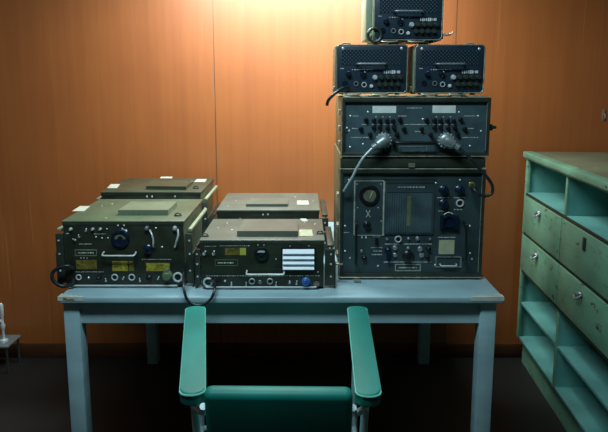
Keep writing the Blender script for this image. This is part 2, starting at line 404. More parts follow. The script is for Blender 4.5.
PL.screw(118, 225.5, .9); PL.screw(124, 225.5, .9); PL.toggle(126, 231, 3.4, -.9, r=.8)
PL.handle(104, 136, 252, 'steel', .9, .022, drop=2)
PL.plate('label_plate', 'yellow_dim', 76, 260, 97, 269); PL.plate('label_plate', 'yellow', 112, 261, 128, 271, label='yellow printed label'); PL.plate('label_plate', 'yellow_dim', 128.5, 261, 134, 271)
PL.plate('label_plate', 'yellow', 146, 263, 170, 271)
PL.knob(147, 228, 2, 'alu', .012); PL.screw(156, 228, 1); PL.knob(175, 228, 2, 'steel', .012)
k = PL.m(.9)
MB().tube([PL.p(150, 230, .004), PL.p(153, 233, .016), PL.p(154.6, 239, .018), PL.p(154.3, 244, .016), PL.p(154, 247, .003)], k, 8).build('handle', 'steel', t)
MB().tube([PL.p(178, 229, .004), PL.p(179, 234, .014), PL.p(177.5, 240, .016), PL.p(175, 247, .004)], k * 1.1, 8).build('handle', 'steel', t)
PL.knob(148, 249, 4.2, 'navy', .016); PL.screw(162, 247, 1)
for x, r in ((79, 3), (115, 3.5), (132, 3.5), (178, 5.2)): PL.ringed(x, 277, r)
for x, y, ln, dx in ((89, 278, 2, .4), (106, 281, 3.5, .2), (123, 279, 3, .6), (140, 281, 4, .1), (158, 279, 3.5, .5)): PL.toggle(x, y, ln, dx, r=.5)
PL.knob(99, 278, 2.2, 'black'); PL.knob(149, 278, 2.6, 'black')
PL.knob(167.5, 275, 4.6, 'green_conn', .022, 'capped_connector', False, 'greenish capped connector'); PL.knob(167, 270, 2.4, 'green_conn', .014, 'capped_connector', False)
PL.marks(small_text(79, 243.5, 92, 244.5, 1.2, 3) + small_text(78, 252, 94, 253.6, 1.5, 4) + small_text(66, 233, 70, 234, 1, 5) + small_text(94, 233.5, 106, 234.3, 1.2, 6) + small_text(66, 224.5, 110, 225.2, 2.4, 7) + small_text(142, 259, 172, 259.8, 2, 8) + small_text(76, 271.5, 104, 272.2, 1.8, 9))

# --- front right: grey-topped receiver with louvres
YR = 1.972
t, zt = radio('field_radio', 'grey-topped military radio with four white-blue louvres, front right of the flat sets', YR, 199, 325, 240, 290, 2.29, 'grey_olive', 'case', rail='case', ear=(.017, .036))
PR = Panel(YR + .002, t)
solid_lid_plate(t, [(237, 231), (298, 231), (297, 219), (245, 219)], zt, .020, 'grey_olive')
lid_paper(t, [(299, 236), (313, 236), (312, 229.5), (299, 229.5)], zt, 'paper', label='cream paper label')
lid_hardware(t, [(205, 236.5), (320, 234)], zt); lid_rivets(t, [(227, 223), (232, 230), (305, 222), (315, 224), (218, 228)], zt)
lid_paper(t, [(302, 221), (308, 221), (306, 218.5), (300, 218.5)], zt)
PR.toggle(204, 254, 4, .5, r=.8); PR.toggle(213.5, 254, 4, .3, r=.8)
PR.plate('label_plate', 'yellow_dim', 225, 248, 240, 255); PR.plate('label_plate', 'yellow_bright', 240, 248, 246, 255, label='bright yellow square label')
PR.frame('nameplate', 'olive_light', 215, 259.5, 238, 266, .7); [PR.marks(q) for q in (small_text(218, 262, 234, 263.6, 1.5, 11), small_text(220, 245.5, 250, 246.1, 2, 12), small_text(205, 246, 216, 246.6, 2, 13), small_text(206, 275.5, 318, 276.1, 2.6, 15))]
PR.ringed(261.5, 254, 7.2, 'black', 'black', 'dial'); PR.plate('dial_window', 'steel', 257.5, 250, 265, 252, .007)
PR.screw(258, 245, .7); PR.screw(264, 245, .7); PR.screw(276, 259, .7)
PR.handle(247, 284, 270.5, 'steel', .9, .022, drop=2)
PR.plate('louvre_recess', 'navy', 281, 247.5, 316, 270.5, .0010)
for k in range(4):
    y = 251 + 5.2 * k
    a = PR.p(282, y - 2.1); b = PR.p(315, y + 2.1); s = MB()
    s.prism([(a.x + .003, YR - .001, a.z), (a.x + .003, YR - .003, a.z), (a.x + .003, YR - .0125, b.z + .002), (a.x + .003, YR - .012, b.z), (a.x + .003, YR - .001, b.z)], (b.x - a.x - .006, 0, 0)); s.build('louvre_slat', 'slat', t, 'white-blue louvre slat')
for x, y in ((290, 246), (309, 246), (318, 272)): PR.screw(x, y, .6)
PR.ringed(208, 282, 5); PR.ringed(252, 281, 3.2); PR.ringed(270, 281, 3.2); PR.screw(225, 281, 1.1); PR.knob(260, 282, 1.8, 'alu', .008)
for x, y, ln in ((231.5, 285, 4), (246, 286, 5), (276, 285, 4), (289.5, 283, 3), (296.5, 284, 4.5)): PR.toggle(x, y, ln, .1, r=.5)
PR.knob(306, 281.5, 4, 'blue', .018, label='blue knob'); PR.ringed(316.5, 284, 3, 'brown', 'alu')
PR.knob(218, 281, 2, 'black')

# --- rear sets
t, zt = radio('field_radio', 'dark-topped military radio with white paper labels, behind the front left set', 2.52, 100, 201, 192, 230, 2.90, 'lid_dark')
solid_lid_plate(t, [(146, 186), (186, 186.5), (193, 180), (152, 180)], zt, .016, 'lid_dark')
lid_paper(t, [(107, 188), (117, 188), (120, 184), (111, 184)], zt); lid_paper(t, [(160, 178.2), (172, 178.2), (172.5, 176.6), (161, 176.6)], zt + .016)
lid_paper(t, [(194, 181.8), (205, 181.8), (207, 179), (197, 179)], zt); lid_hardware(t, [(196, 188.5)], zt)
P2 = Panel(2.522, t)
for x in (147, 152, 175): P2.screw(x, 196.5, 1)
P2.knob(120, 203, 3); P2.knob(135, 203, 3); P2.handle(140, 165, 206, 'steel', .8)
t, zt = radio('field_radio', 'grey-topped military radio with raised dark-fronted cover, behind the louvred set', 2.40, 216, 320, 210, 250, 2.78, 'grey_olive', 'case', rail='case', ear=(.017, .036))
solid_lid_plate(t, [(246, 204), (288, 204), (288, 198), (251, 198)], zt, .012, 'grey_olive')
lid_paper(t, [(297, 204.5), (309, 204.5), (308, 200.5), (297, 200.5)], zt)
lid_rivets(t, [(236, 201), (228, 206), (295, 197), (313, 201)], zt)
P2 = Panel(2.402, t)
for x in (263, 268): P2.screw(x, 214.5, .9)
P2.knob(240, 221, 3); P2.handle(250, 280, 222, 'steel', .8)

# ------------------------------------------------------------------ rack: two cased units
YK = 2.074; KB = 2.56
def rack_case(name, label, x0, x1, z0, z1, lipz0, lipz1, grp, pm='slate'):
    """case with a raised front frame; z in metres, x in metres"""
    t = thing(name, ((x0 + x1) / 2, (YK + KB) / 2, z0), label, 'radio', grp)
    MB().box((x0 + .006, YK + .03, z0), (x1 - .006, KB, z1), .006).build('case', 'case_side', t)
    fr = MB(); w = .017
    fr.box((x0, YK, lipz0), (x1, YK + .034, lipz0 + w), .004); fr.box((x0, YK, lipz1 - w), (x1, YK + .034, lipz1), .004)
    fr.box((x0, YK + .001, lipz0), (x0 + w * .8, YK + .034, lipz1), .004); fr.box((x1 - w * .8, YK + .001, lipz0), (x1, YK + .034, lipz1), .004)
    fr.build('front_frame', 'case', t)
    eg = MB(); r = .0022
    i0, i1, j0, j1 = x0 + .002, x1 - .002, lipz0 + .003, lipz1 - .002
    eg.tube([(i0, YK, j1 + .002), (i1, YK, j1 + .002)], r * 1.3, 6); eg.tube([(i0, YK, j0), (i1, YK, j0)], r, 6)
    eg.tube([(i0, YK, j0), (i0, YK, j1)], r * .8, 6); eg.tube([(x1 - w * .85, YK, j0 + .02), (x1 - w * .85, YK, j1 - .02)], r * .7, 6)
    eg.build('frame_edge', 'edge', t)
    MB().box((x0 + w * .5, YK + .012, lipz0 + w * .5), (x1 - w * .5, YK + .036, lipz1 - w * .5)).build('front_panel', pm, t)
    return t
zb = TZ; z_mid = at(341, 157, YK).z; z_top = at(341, 97.5, YK).z
kx0 = at(338.5, 280, YK).x; kx1 = at(481, 280, YK).x
foot = .004
low = rack_case('rack_receiver', 'large dark rack unit with round meter and central grille, standing directly on the table', kx0, kx1 + .002, TZ + .005, z_mid - .002, TZ + .006, at(341, 169, YK).z, 'big rack units')
PK = Panel(YK + .012, low)
for fx_ in (kx0 + .05, kx1 - .05):
    for fy in (YK + .07, KB - .07): MB().lathe((fx_, fy, TZ + .0006), (0, 0, 1), [(.012, 0), (.012, .007)], 12).build('foot', 'black', low)
# dark lid strip above the lower unit's frame
MB().box((kx0 + .004, YK + .004, at(341, 167.6, YK).z), (kx1 - .002, YK + .034, z_mid - .004), .003).build('upper_lip', 'case', low)
PK.rect(408, 163, 414, 166.5, .02).build('latch', 'edge', low)
PK.frame('meter_panel_border', 'line', 354, 180.5, 384, 235.5, .7, .003)
PK.plate('meter_panel', 'slate', 354.7, 181.2, 383.3, 234.8, .0022)
o = PK.ringed(369.5, 195, 10, 'black', 'meter', 'meter')
c = PK.p(369.5, 195); MB().lathe(c, (0, -1, 0), [(PK.m(6.8), 0), (PK.m(6.8), .0055), (.0005, .006)], 24).build('meter_face', 'meter', low)
MB().tube([c + Vector((0, -.007, -PK.m(3))), c + Vector((PK.m(3), -.007, PK.m(4)))], .0007, 6).build('meter_needle', 'white', low)
for x, y in ((357, 184), (381, 184), (357, 231), (381, 221), (357.5, 207.5), (378, 207.5), (362, 237.5), (366, 237.5), (345, 226), (345, 251), (350, 258), (470, 183), (470, 226), (470, 253), (378, 266), (435, 265), (472, 259), (349, 180), (436, 183), (460, 180)): PK.screw(x, y, 1.0)
mb = MB(); 
for a_, b_ in (((366, 210), (368, 214)), ((370, 210), (368, 214)), ((368, 214), (366, 217)), ((368, 214), (370.5, 217))): mb.tube([PK.p(*a_, .003), PK.p(*b_, .003)], .001, 6)
mb.build('selector_mark', 'white', low)
PK.knob(367, 225, 3.6, 'black', .016); 
# grille
PK.plate('grille_backing', 'black', 385, 192, 432, 233, .0006)
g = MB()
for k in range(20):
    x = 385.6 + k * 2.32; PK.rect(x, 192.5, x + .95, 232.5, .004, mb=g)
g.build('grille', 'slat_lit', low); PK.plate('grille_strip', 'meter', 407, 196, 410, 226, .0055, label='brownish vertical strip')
PK.frame('grille_border', 'slate', 384.5, 191, 433, 234, .9, .005)
g = MB()
for r_ in range(3):
    for k in range(52): PK.rect(384 + k * 1.02 - .2 * r_, 175.4 + 3.4 * r_, 384.45 + k * 1.02 - .2 * r_, 177.2 + 3.4 * r_, .0006, mb=g)
g.build('vent_slots', 'black', low)
PK.handle(355.5, 0, 221, 'black', 1.2, .035, True, 262); PK.handle(463.5, 0, 222, 'black', 1.2, .035, True, 259)
for x, y in ((443.5, 190), (459.5, 190), (443.5, 204)): PK.knob(x, y, 4.4, 'navy', .018)
PK.ringed(459.8, 203, 4.0, 'steel', 'black', 'jack')
PK.ringed(448.5, 222, 7.4, 'navy', 'navy', 'tuning_knob')
MB().tube([PK.p(443.5, 214.5, .006), PK.p(446, 212.6, .007), PK.p(449, 212, .007), PK.p(452.5, 213.6, .006)], .0018, 6).build('scale_arc', 'white', low)
PK.rect(440, 215, 442.5, 228, .016).build('clip', 'navy', low); PK.rect(454.5, 215, 457, 228, .016).build('clip', 'navy', low); PK.rect(443.5, 223, 453.5, 226, .018).build('knob_bar', 'navy', low)
PK.plate('paper_label', 'paper', 439, 240, 454, 254, .0016, label='cream square paper label')
PK.frame('tray', 'edge', 435.5, 256.5, 461, 267, .6, .004); PK.handle(440, 456, 264, 'steel', .7, .012, drop=1)
for x, y, r in ((387, 239, 1.2), (408.5, 238.5, 1.5), (417.5, 238.5, 1.8), (430, 239, 1.1), (395, 248, 2.2), (395, 255, 2), (420, 249, 2.4), (421.5, 255, 2.4), (408, 248, 1.5)): PK.knob(x, y, r, 'alu', .008, 'push_button', False)
PK.ringed(398, 239, 3.6, 'steel', 'navy', 'jack')
PK.knob(388, 250, 3.3, 'navy', .018); PK.rect(386.6, 250, 389.4, 259, .02).build('knob_pointer', 'navy', low)
PK.knob(408, 256.5, 5.6, 'black', .02); PK.knob(428.5, 248.5, 2.2, 'black'); PK.knob(427.5, 257, 2, 'black')
PK.frame('nameplate', 'line', 395, 264, 420.5, 271, .7); PK.marks(small_text(399, 266.8, 416, 268.4, 1.4, 21))
PK.rect(375, 238, 377.5, 244, .012).build('slide_switch', 'black', low)
PK.knob(361.5, 251, 1.4, 'alu', .006); PK.knob(364.5, 258, 2.4, 'black')
tx = []
for i, (x0, y0, x1) in enumerate(((373, 236, 380), (371, 247, 382), (373, 250.5, 381), (372, 254, 382), (385, 243.5, 400), (404, 243.5, 432), (384, 261.5, 432), (437, 197.2, 449), (454, 197.2, 466), (438, 210.5, 444), (454, 209, 463), (438, 236.8, 456), (366, 203.2, 373), (360, 187, 379), (344, 232, 349), (398, 186.6, 424))): tx += small_text(x0, y0, x1, y0 + 1, 1.5, 30 + i)
PK.marks(tx)
for y in (200, 232, 262): MB().box((kx0 - .004, YK + .08, at(338, y, YK).z - .008), (kx0 + .008, YK + .13, at(338, y, YK).z + .008), .003).build('side_latch', 'edge', low)
MB().box(at(334, 262, YK) + Vector((0, -.004, -.004)), at(343, 266, YK) + Vector((0, .02, .004)), .003).build('corner_latch', 'edge', low)
PK2 = Panel(YK - .001, low)
MB().box((at(353, 283, YK).x, YK - .035, TZ + .003), (at(360, 283, YK).x, YK - .012, TZ + .010), .003).build('front_foot', 'edge', low)
MB().box((at(354, 283, YK).x, YK - .02, TZ + .003), (at(359, 283, YK).x, YK + .01, TZ + .005)).build('foot_strap', 'edge', low)

ux0 = at(341, 157, YK).x; ux1 = at(489, 157, YK).x
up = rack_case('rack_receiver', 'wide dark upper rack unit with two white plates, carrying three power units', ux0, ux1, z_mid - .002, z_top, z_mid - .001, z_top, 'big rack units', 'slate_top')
PU = Panel(YK + .012, up)
PU.plate('label_plate', 'white', 372.5, 106, 396, 113, label='white plate'); PU.plate('label_plate', 'white', 432.5, 105.5, 455.5, 113, label='white plate')
for i, (x, y) in enumerate([(366, 120), (374, 120.5), (380, 120.5), (387, 120.5), (393, 121), (400, 119.5), (361, 129), (374, 127.5), (380, 127.5), (387.5, 128), (394, 127.5), (370, 134.5), (397, 134.5), (404, 129)]):
    for dx in (0, 60.5): PU.knob(x + dx, y, 2.15, 'black', .013)
for x in (376, 383, 390): 
    for dx in (0, 60.5): PU.screw(x + dx, 117, .7); PU.screw(x + dx, 131.5, .5)
for x, y in ((350.5, 116), (478, 116), (349, 131), (347, 128), (481, 131), (363, 144), (470, 146), (350, 147), (423, 119), (368, 112), (459, 112)): PU.screw(x, y, 1)
PU.ringed(346.5, 130, 1.8, 'alu'); 
tx = []
for i, (x0, y0, x1) in enumerate(((407, 107.5, 421), (353, 115.5, 359), (362, 124, 368), (404, 124, 430), (415, 131, 425), (464, 115.5, 475), (351, 137, 368), (462, 137, 478), (352, 128, 357), (468, 128, 474), (398, 115.5, 406), (372, 124, 396), (433, 124, 456))): tx += small_text(x0, y0, x1, y0 + .9, 1.5, 60 + i)
PU.marks(tx)
PU.handle(394, 434, 140, 'black', 1.9, .036, drop=2.0)
PU.frame('nameplate', 'edge', 398.5, 146.5, 427, 151.5, .6)
MB().lathe(at(487, 128, YK) + Vector((0, .03, 0)), (1, 0, 0), [(.020, 0), (.020, .012), (.012, .015), (.012, .026), (.006, .032), (.005, .042)], 14).build('side_knob', 'case', up)
for y in (112, 128, 143):
    c = at(338, y, YK + .09); MB().box((ux0 - .005, c.y - .02, c.z - .010), (ux0 + .008, c.y + .02, c.z + .010), .003).build('side_latch', 'edge', up)
for x in (348, 365, 385, 413, 432, 458, 474, 483):
    c = at(x, 96, YK + .02); MB().box((c.x - .014, YK + .03, z_top - .002), (c.x + .014, YK + .06, z_top + .0055), .002).build('top_catch', 'edge', up)

# ------------------------------------------------------------------ three small perforated power units
YP = 2.17
def power_unit(label, x0, x1, y0, zb_, h, pale_left, Y=YP, dy=0, big=False, side=1.0):
    """x0..x1, y0 (panel top) measured on the photo; all positions below relative to the first unit"""
    a = at(x0, y0, Y); b = at(x1, y0, Y); zt = zb_ + h
    t = thing('power_unit', ((a.x + b.x) / 2, Y + .12, zb_), label, 'power unit', 'perforated power units')
    dep = .24
    MB().box((a.x - .004, Y + .022, zb_ + .006), (b.x + .004, Y + dep, zt + .001), .006, 3).build('case', pale_left, t)
    MB().box((a.x, Y + .002, zb_ + .010), (b.x, Y + .024, zt), .005, 3).build('front_panel', 'slate_blue', t)
    fr = MB(); z0, z1 = zb_ + .008, zt
    cs = [(a.x + .01, z1), (b.x - .01, z1), (b.x, z1 - .01), (b.x, z0 + .01), (b.x - .01, z0), (a.x + .01, z0), (a.x, z0 + .01), (a.x, z1 - .01), (a.x + .01, z1)]
    fr.tube([(x, Y + .003, z) for x, z in cs], .0024, 6, False); fr.build('panel_rim', 'rim', t)
    for sx in (a.x + .03, b.x - .03):
        for sy in (Y + .04, Y + dep - .04): MB().lathe((sx, sy, zb_), (0, 0, 1), [(.010, 0), (.010, .008)], 10).build('foot', 'black', t)
    S = (x1 - x0) / 71.0
    P = Panel(Y + .002, t)
    def X(x): return x0 + (x - 337) * S
    def Yy(y): return y0 + (y - 45) * S * .97
    g = P.rect(X(342), Yy(50), X(401), Yy(66), .0012).build('perforated_screen', 'mesh', t)
    for x in (343, 401.5): P.screw(X(x), Yy(48.5), 1.3)
    P.handle(X(357), X(385), Yy(64.5), 'alu' , 1.0, .026)
    P.knob(X(348.5), Yy(75), 2.6, 'navy', .016); P.toggle(X(348.5), Yy(76), 3, 0, r=.8)
    P.knob(X(363), Yy(75), 2.6, 'navy', .014); P.toggle(X(363.5), Yy(76.5), 3.6, .3, r=.8)
    for k in range(5): P.knob(X(375 + 6.3 * k), Yy(78.6), 2.3, 'steel' if k == 0 else 'case', .016, 'fuse_cap', False); 
    for k in range(4): P.knob(X(379 + 6.2 * k), Yy(85.8), 2.3, 'case', .016, 'fuse_cap', False)
    for k in range(5): P.screw(X(375.6 + 6.3 * k), Yy(77.4), .0 + .1)
    P.ringed(X(356), Yy(85), 2.4, 'alu'); P.ringed(X(364), Yy(86), 2.6, 'steel'); P.knob(X(371.4), Yy(87.5), 1.6, 'white', .008, 'indicator_lamp', False)
    P.ringed(X(345), Yy(84.5), 2.6, 'navy')
    P.marks(small_text(X(384), Yy(71), X(401), Yy(74.6), 1.9, 80) + small_text(X(340.5), Yy(68.6), X(344), Yy(69.8), 1.2, 81) + small_text(X(352), Yy(70), X(372), Yy(70.8), 2.4, 82))
    fc = MB()
    for sx in (.14, .82):
        cx = a.x + (b.x - a.x) * sx
        MB().tube([(cx - .018, Y + .05, zt - .001), (cx - .012, Y + .045, zt + .008), (cx + .012, Y + .045, zt + .008), (cx + .018, Y + .05, zt - .001)], .0032, 8).build('top_lug', 'case_pale', t)
    for sx in (.22, .62):
        cx = a.x + (b.x - a.x) * sx
        MB().tube([(cx - .03, Y + .012, zb_ + .012), (cx - .026, Y - .002, zb_ + .002), (cx + .026, Y - .002, zb_ + .002), (cx + .03, Y + .012, zb_ + .012)], .003, 8).build('clamp_wire', 'edge', t)
    for sx in (a.x - .006, b.x + .006):
        MB().box((sx - .006, Y + .03, zb_ + .012), (sx + .006, Y + .055, zb_ + .032), .003).build('corner_clamp', 'rim', t)
    return t
zp = z_top + .0065
h1 = at(337, 45, YP).z - zp
power_unit('small perforated power unit with a bright handle, lower left of the three on the rack', 337, 408, 45, zp, h1, 'case_side')
power_unit('small perforated power unit in dark blue, lower right of the three on the rack', 416, 485.5, 45.5, zp, h1, 'case_pale')
z3 = zp + h1 + .0105
x3 = at(376, 40, YP)
# top unit: same kind, stands across the two lower ones
yt = 40.5 - (92 - 45)
top_h = at(376, yt, YP).z - z3
pt = power_unit('topmost small perforated power unit with pale left side, resting on the two below', 375, 443.5, yt, z3, top_h, 'case_pale', side=1)
ca = at(366, 30, YP + .03)
MB().box((at(367, 30, YP).x, YP + .05, z3 + .012), (at(374, 30, YP).x, YP + .22, z3 + top_h), .005).build('side_duct', 'case_pale', pt, 'pale upright box on the left side')
MB().ring(at(374.5, 35, YP - .004), (0, 1, 0), .024, .0055, 24, 8).build('latch_ring', 'case', pt)
MB().tube([at(441, 34, YP + .01), at(446, 35, YP), at(450, 34.5, YP), at(453, 32, YP)], .0035, 8).build('latch_arm', 'alu', pt)

# ------------------------------------------------------------------ cables and plugs
def cable(name, pts, r, label, mt='rubber'):
    return tag(MB().tube(pts, r, 10).build(name, mt), label, 'cable')
cable('cable', [at(349, 87, YP - .008), at(344, 88, YP - .03), at(337, 92, YK - .02), at(331, 97, YK - .03), at(328, 101, YK - .02), at(327, 105, YK - .01)], .0055, 'short dark cable end hanging off the lower left power unit over the rack corner', 'rubber')
cable('cable', [at(73, 268, YL - .006), at(68, 266, YL - .018), at(60, 267.5, YL - .022), at(53, 272, YL - .022), at(52.5, 279, YL - .022), at(57, 284, YL - .02), at(64, 286.3, YL - .016), at(72, 284, YL - .012), at(74, 279, YL - .004)], .0066, 'dark coiled cable loop hanging at the left end of the front left radio')
cable('cable', [at(184, 262, YL - .004), at(183.6, 275, YL - .01), at(183.8, 288, TY - .008), at(187, 299, TY - .012), at(194, 304.5, TY - .014), at(203, 304.5, TY - .014), at(210, 300, TY - .012), at(214, 292, TY - .008), at(215, 284, YR - .03), at(212, 280.5, YR - .016), at(208.5, 282, YR - .006)], .0048, 'dark cable drooping over the table edge between the two front radios')

def plug(label, px, py, dirx, pts, mt, rc):
    c = at(px, py, YK - .0)
    t = thing('plug_lead', c, label, 'plug', 'round plugs on the upper rack unit')
    # body stands out of the panel then turns downwards and sideways
    ax = Vector((dirx * .85, -.25, -.5)).normalized()
    base = c + Vector((0, -.002, 0))
    b = MB().lathe(base + Vector((0, .014, 0)), (0, -1, 0), [(.020, 0), (.020, .012), (.026, .014), (.026, .030), (.022, .036), (.010, .040)], 20)
    b.build('plug_body', 'alu', t)
    cb = MB()
    for k in range(14):
        a = 2 * math.pi * k / 14
        cb.box(base + Vector((.0262 * math.cos(a) - .002, -.018, .0262 * math.sin(a) - .002)), base + Vector((.0262 * math.cos(a) + .002, -.002, .0262 * math.sin(a) + .002)))
    cb.build('coupling_ring', 'steel', t)
    s = base + Vector((0, -.022, 0))
    MB().lathe(s, ax, [(.021, -.006), (.023, .006), (.018, .022), (.017, .030), (.012, .034), (.012, .050), (.008, .052)], 16).build('cable_clamp', 'alu', t)
    e = s + ax * .05
    MB().tube([e] + pts, rc, 10).build('lead', mt, t)
    return t
plug('left grey plug on the upper rack unit, with a pale lead', 383, 140, -1,
     [at(363, 158, YK - .045), at(357, 168, YK - .045), at(352, 178, YK - .04), at(347, 186, YK - .03), at(344, 191, YK - .012)], 'tube', .0048)
plug('right grey plug on the upper rack unit, with a dark looping lead', 445, 140, 1,
     [at(470, 158, YK - .05), at(479, 168, YK - .05), at(487, 177, YK - .05), at(492, 185, YK - .045), at(492, 193, YK - .045), at(486, 196, YK - .045), at(479, 194, YK - .045), at(474, 189, YK - .035), at(472, 185, YK - .008)], 'rubber', .0056)
PK.knob(472, 185, 3, 'yellow_dim', .014, 'capped_connector', False)

# ------------------------------------------------------------------ green cabinet against the right side
CA = R(3.6)                                  # its front is turned a little
c0 = at(527.5, 151.5, 2.955); HC = c0.z
Dn = Vector((-math.sin(CA), -math.cos(CA), 0)); Dr = Vector((math.cos(CA), -math.sin(CA), 0))   # along front towards the camera; into depth
ct = thing('pigeonhole_cabinet', (c0.x, c0.y, 0), 'tall worn green cabinet of open pigeonholes and drawers beside the table', 'cabinet')
ct.rotation_euler = (0, 0, 0)
BW = .53; NB = 3; DP = .50; ZB = .125
def cb(mb, u0, u1, d0, d1, z0, z1, bev=0):
    O = Vector((c0.x, c0.y, 0)); bm = bmesh.new(); bmesh.ops.create_cube(bm, size=1)
    for v in bm.verts:
        u = (u0 + u1) / 2 + v.co.x * (u1 - u0); d = (d0 + d1) / 2 + v.co.y * (d1 - d0); z = (z0 + z1) / 2 + v.co.z * (z1 - z0)
        v.co = O + Dn * u + Dr * d + Vector((0, 0, z))
    bmesh.ops.recalc_face_normals(bm, faces=bm.faces)
    if bev: bmesh.ops.bevel(bm, geom=list(bm.edges), offset=bev, segments=2, profile=.5, affect='EDGES')
    return mb._add(bm)
LEN = BW * NB + .02
# backwall corner of the rotated cabinet must clear the wall
u00 = .0
cb(MB(), u00 - .0, LEN + .02, -.018, DP, HC - .026, HC, .005).build('top_board', 'cab_top', ct)
tl = MB(); cb(tl, -.001, LEN + .021, -.022, .03, HC - .027, HC + .0015, .004); tl.build('top_edging', 'cab', ct)
cb(MB(), u00 + .002, LEN + .018, -.012, DP - .01, HC - .036, HC - .027, .002).build('top_moulding', 'cab', ct)
rows = [HC - .036]
for py in (192.5, 231.5, 268.5, 301.5, 336): rows.append(at(521, py, 2.93).z)
zr = rows; zr[-1] = max(zr[-1], ZB + .01)
inn = MB(); th = .014
cb(inn, .006, .02, .004, DP - .02, zr[-1], zr[0]); cb(inn, LEN - .014, LEN, .004, DP - .02, zr[-1], zr[0])
cb(inn, .006, LEN, DP - .02, DP - .008, zr[-1] - .01, zr[0])
inn.build('carcass', 'cab_in', ct)
for k in range(1, NB):
    cb(MB(), k * BW + .003, k * BW + .017, .004, DP - .02, zr[-1], zr[0]).build('divider', 'cab_in', ct)
for j in range(1, 6):
    cb(MB(), .02, LEN - .014, .004, DP - .02, zr[j] - th, zr[j], .001).build('shelf', 'cab_in' if j in (1, 4, 5) else 'cab', ct)
# face frame of the front: end stile and uprights
cb(MB(), .0, .030, -.004, .012, zr[-1] - .01, zr[0], .002).build('end_stile', 'cab', ct)
cb(MB(), .0, .016, .012, DP - .01, zr[-1] - .01, zr[0]).build('end_panel', 'cab', ct)
cb(MB(), LEN - .03, LEN + .004, -.004, .012, zr[-1] - .01, zr[0], .002).build('end_stile', 'cab', ct)
pl = MB(); cb(pl, .01, LEN, .03, DP - .01, .0, zr[-1] - .012); pl.build('plinth', 'cab', ct)
edges = MB()
for j in (1, 2, 3): cb(edges, .03, LEN - .03, -.006, .004, zr[j] - .013, zr[j] - .002)
edges.build('dark_rail', 'seam', ct)
for k in range(1, NB):
    sm = MB(); cb(sm, k * BW + .003, k * BW + .014, -.004, .004, zr[3], zr[1] - .013); sm.build('drawer_gap', 'seam', ct)
for k in range(NB):
    u0 = (.033 if k == 0 else k * BW + .011); u1 = ((k + 1) * BW + .005 if k < NB - 1 else LEN - .031)
    for j in (1, 2):
        z1 = zr[j] - .013; z0 = zr[j + 1] + .003
        dr = cb(MB(), u0, u1, -.012, .008, z0, z1, .004).build('drawer', 'cab', ct)
        bx = MB(); cb(bx, u0 + .012, u1 - .012, .008, DP - .06, z0 + .004, z1 - .012); bx.build('drawer_box', 'cab_in', dr)
        um = (u0 + u1) / 2 - .015; zc = z1 - .038
        O = Vector((c0.x, c0.y, 0)); pc = O + Dn * um + Dr * (-.012) + Vector((0, 0, zc))
        if not (k == 1 and j == 1):
            h = MB().lathe(pc, -Dr, [(.017, -.001), (.017, .003), (.010, .005), (.006, .012), (.010, .018), (.011, .023), (.005, .026)], 14)
            h.tube([pc - Dr * .006 + Dn * .017, pc - Dr * .022 + Dn * .014 - Vector((0, 0, .014)), pc - Dr * .024 - Vector((0, 0, .020)), pc - Dr * .022 - Dn * .014 - Vector((0, 0, .014)), pc - Dr * .006 - Dn * .017], .0034, 8)
            h.build('drawer_pull', 'alu', dr)
        else:
            h = MB(); cb(h, um - .010, um + .010, -.020, -.011, zc - .030, zc + .020, .003); h.build('drawer_latch', 'case', dr)
# bay uprights in front of the drawers
for k in range(1, NB):
    cb(MB(), k * BW + .0, k * BW + .018, -.001, .008, zr[1], zr[0], .001).build('upright', 'cab', ct)
    cb(MB(), k * BW + .0, k * BW + .018, -.001, .008, zr[-1], zr[3] - .012, .001).build('upright', 'cab', ct)

# ------------------------------------------------------------------ green armchair drawn up to the table
def at_arm(px, py, z): return at_z(px, py, z)
ch = thing('armchair', (-.09, 1.6, 0), 'green vinyl armchair on pale metal tubes, drawn up to the front of the table', 'chair')
arms = []
for (xa, xb) in ((195.5, 194.2), (357, 361.8)):
    tip = at_z(xa, 306, .745); tip.y = min(tip.y, 1.862); mid = at_z(xb, 342, .733)
    d = (mid - tip); d.z = 0; L_ = d.length; d.normalize()
    n = Vector((-d.y, d.x, 0)); back = tip + d * .50; hw = .031
    arms.append((tip, back, d, n))
    outline = []
    for k in range(0, 13):
        a = math.pi * k / 12; outline.append(tip + d * .020 + n * hw * math.cos(a) - d * .020 * math.sin(a))
    for k in range(0, 7):
        a = math.pi * k / 6; outline.append(back - n * hw * math.cos(a) + d * .02 * math.sin(a))
    def slope(p, dz): q = p.copy(); q.z = .747 - (p - tip).dot(d) * .05 + dz; return q
    bm = bmesh.new(); top = [bm.verts.new(slope(p, 0)) for p in outline]; bot = [bm.verts.new(slope(p, -.034)) for p in outline]; nn = len(top)
    bm.faces.new(top); bm.faces.new(bot[::-1])
    for i in range(nn): bm.faces.new((top[i], bot[i], bot[(i + 1) % nn], top[(i + 1) % nn]))
    bmesh.ops.recalc_face_normals(bm, faces=bm.faces)
    bmesh.ops.bevel(bm, geom=[e for e in bm.edges if abs(e.verts[0].co.z - e.verts[1].co.z) < .02], offset=.007, segments=3, profile=.6, affect='EDGES')
    pad = MB()._add(bm).build('armrest', 'vinyl', ch)
    MB().tube([slope(p, -.005) for p in outline] + [slope(outline[0], -.005)], .0028, 6, False).build('piping', 'vinyl_edge', pad)
seat_z = .44
(l0, l1, ld, ln), (r0, r1, rd, rn) = arms
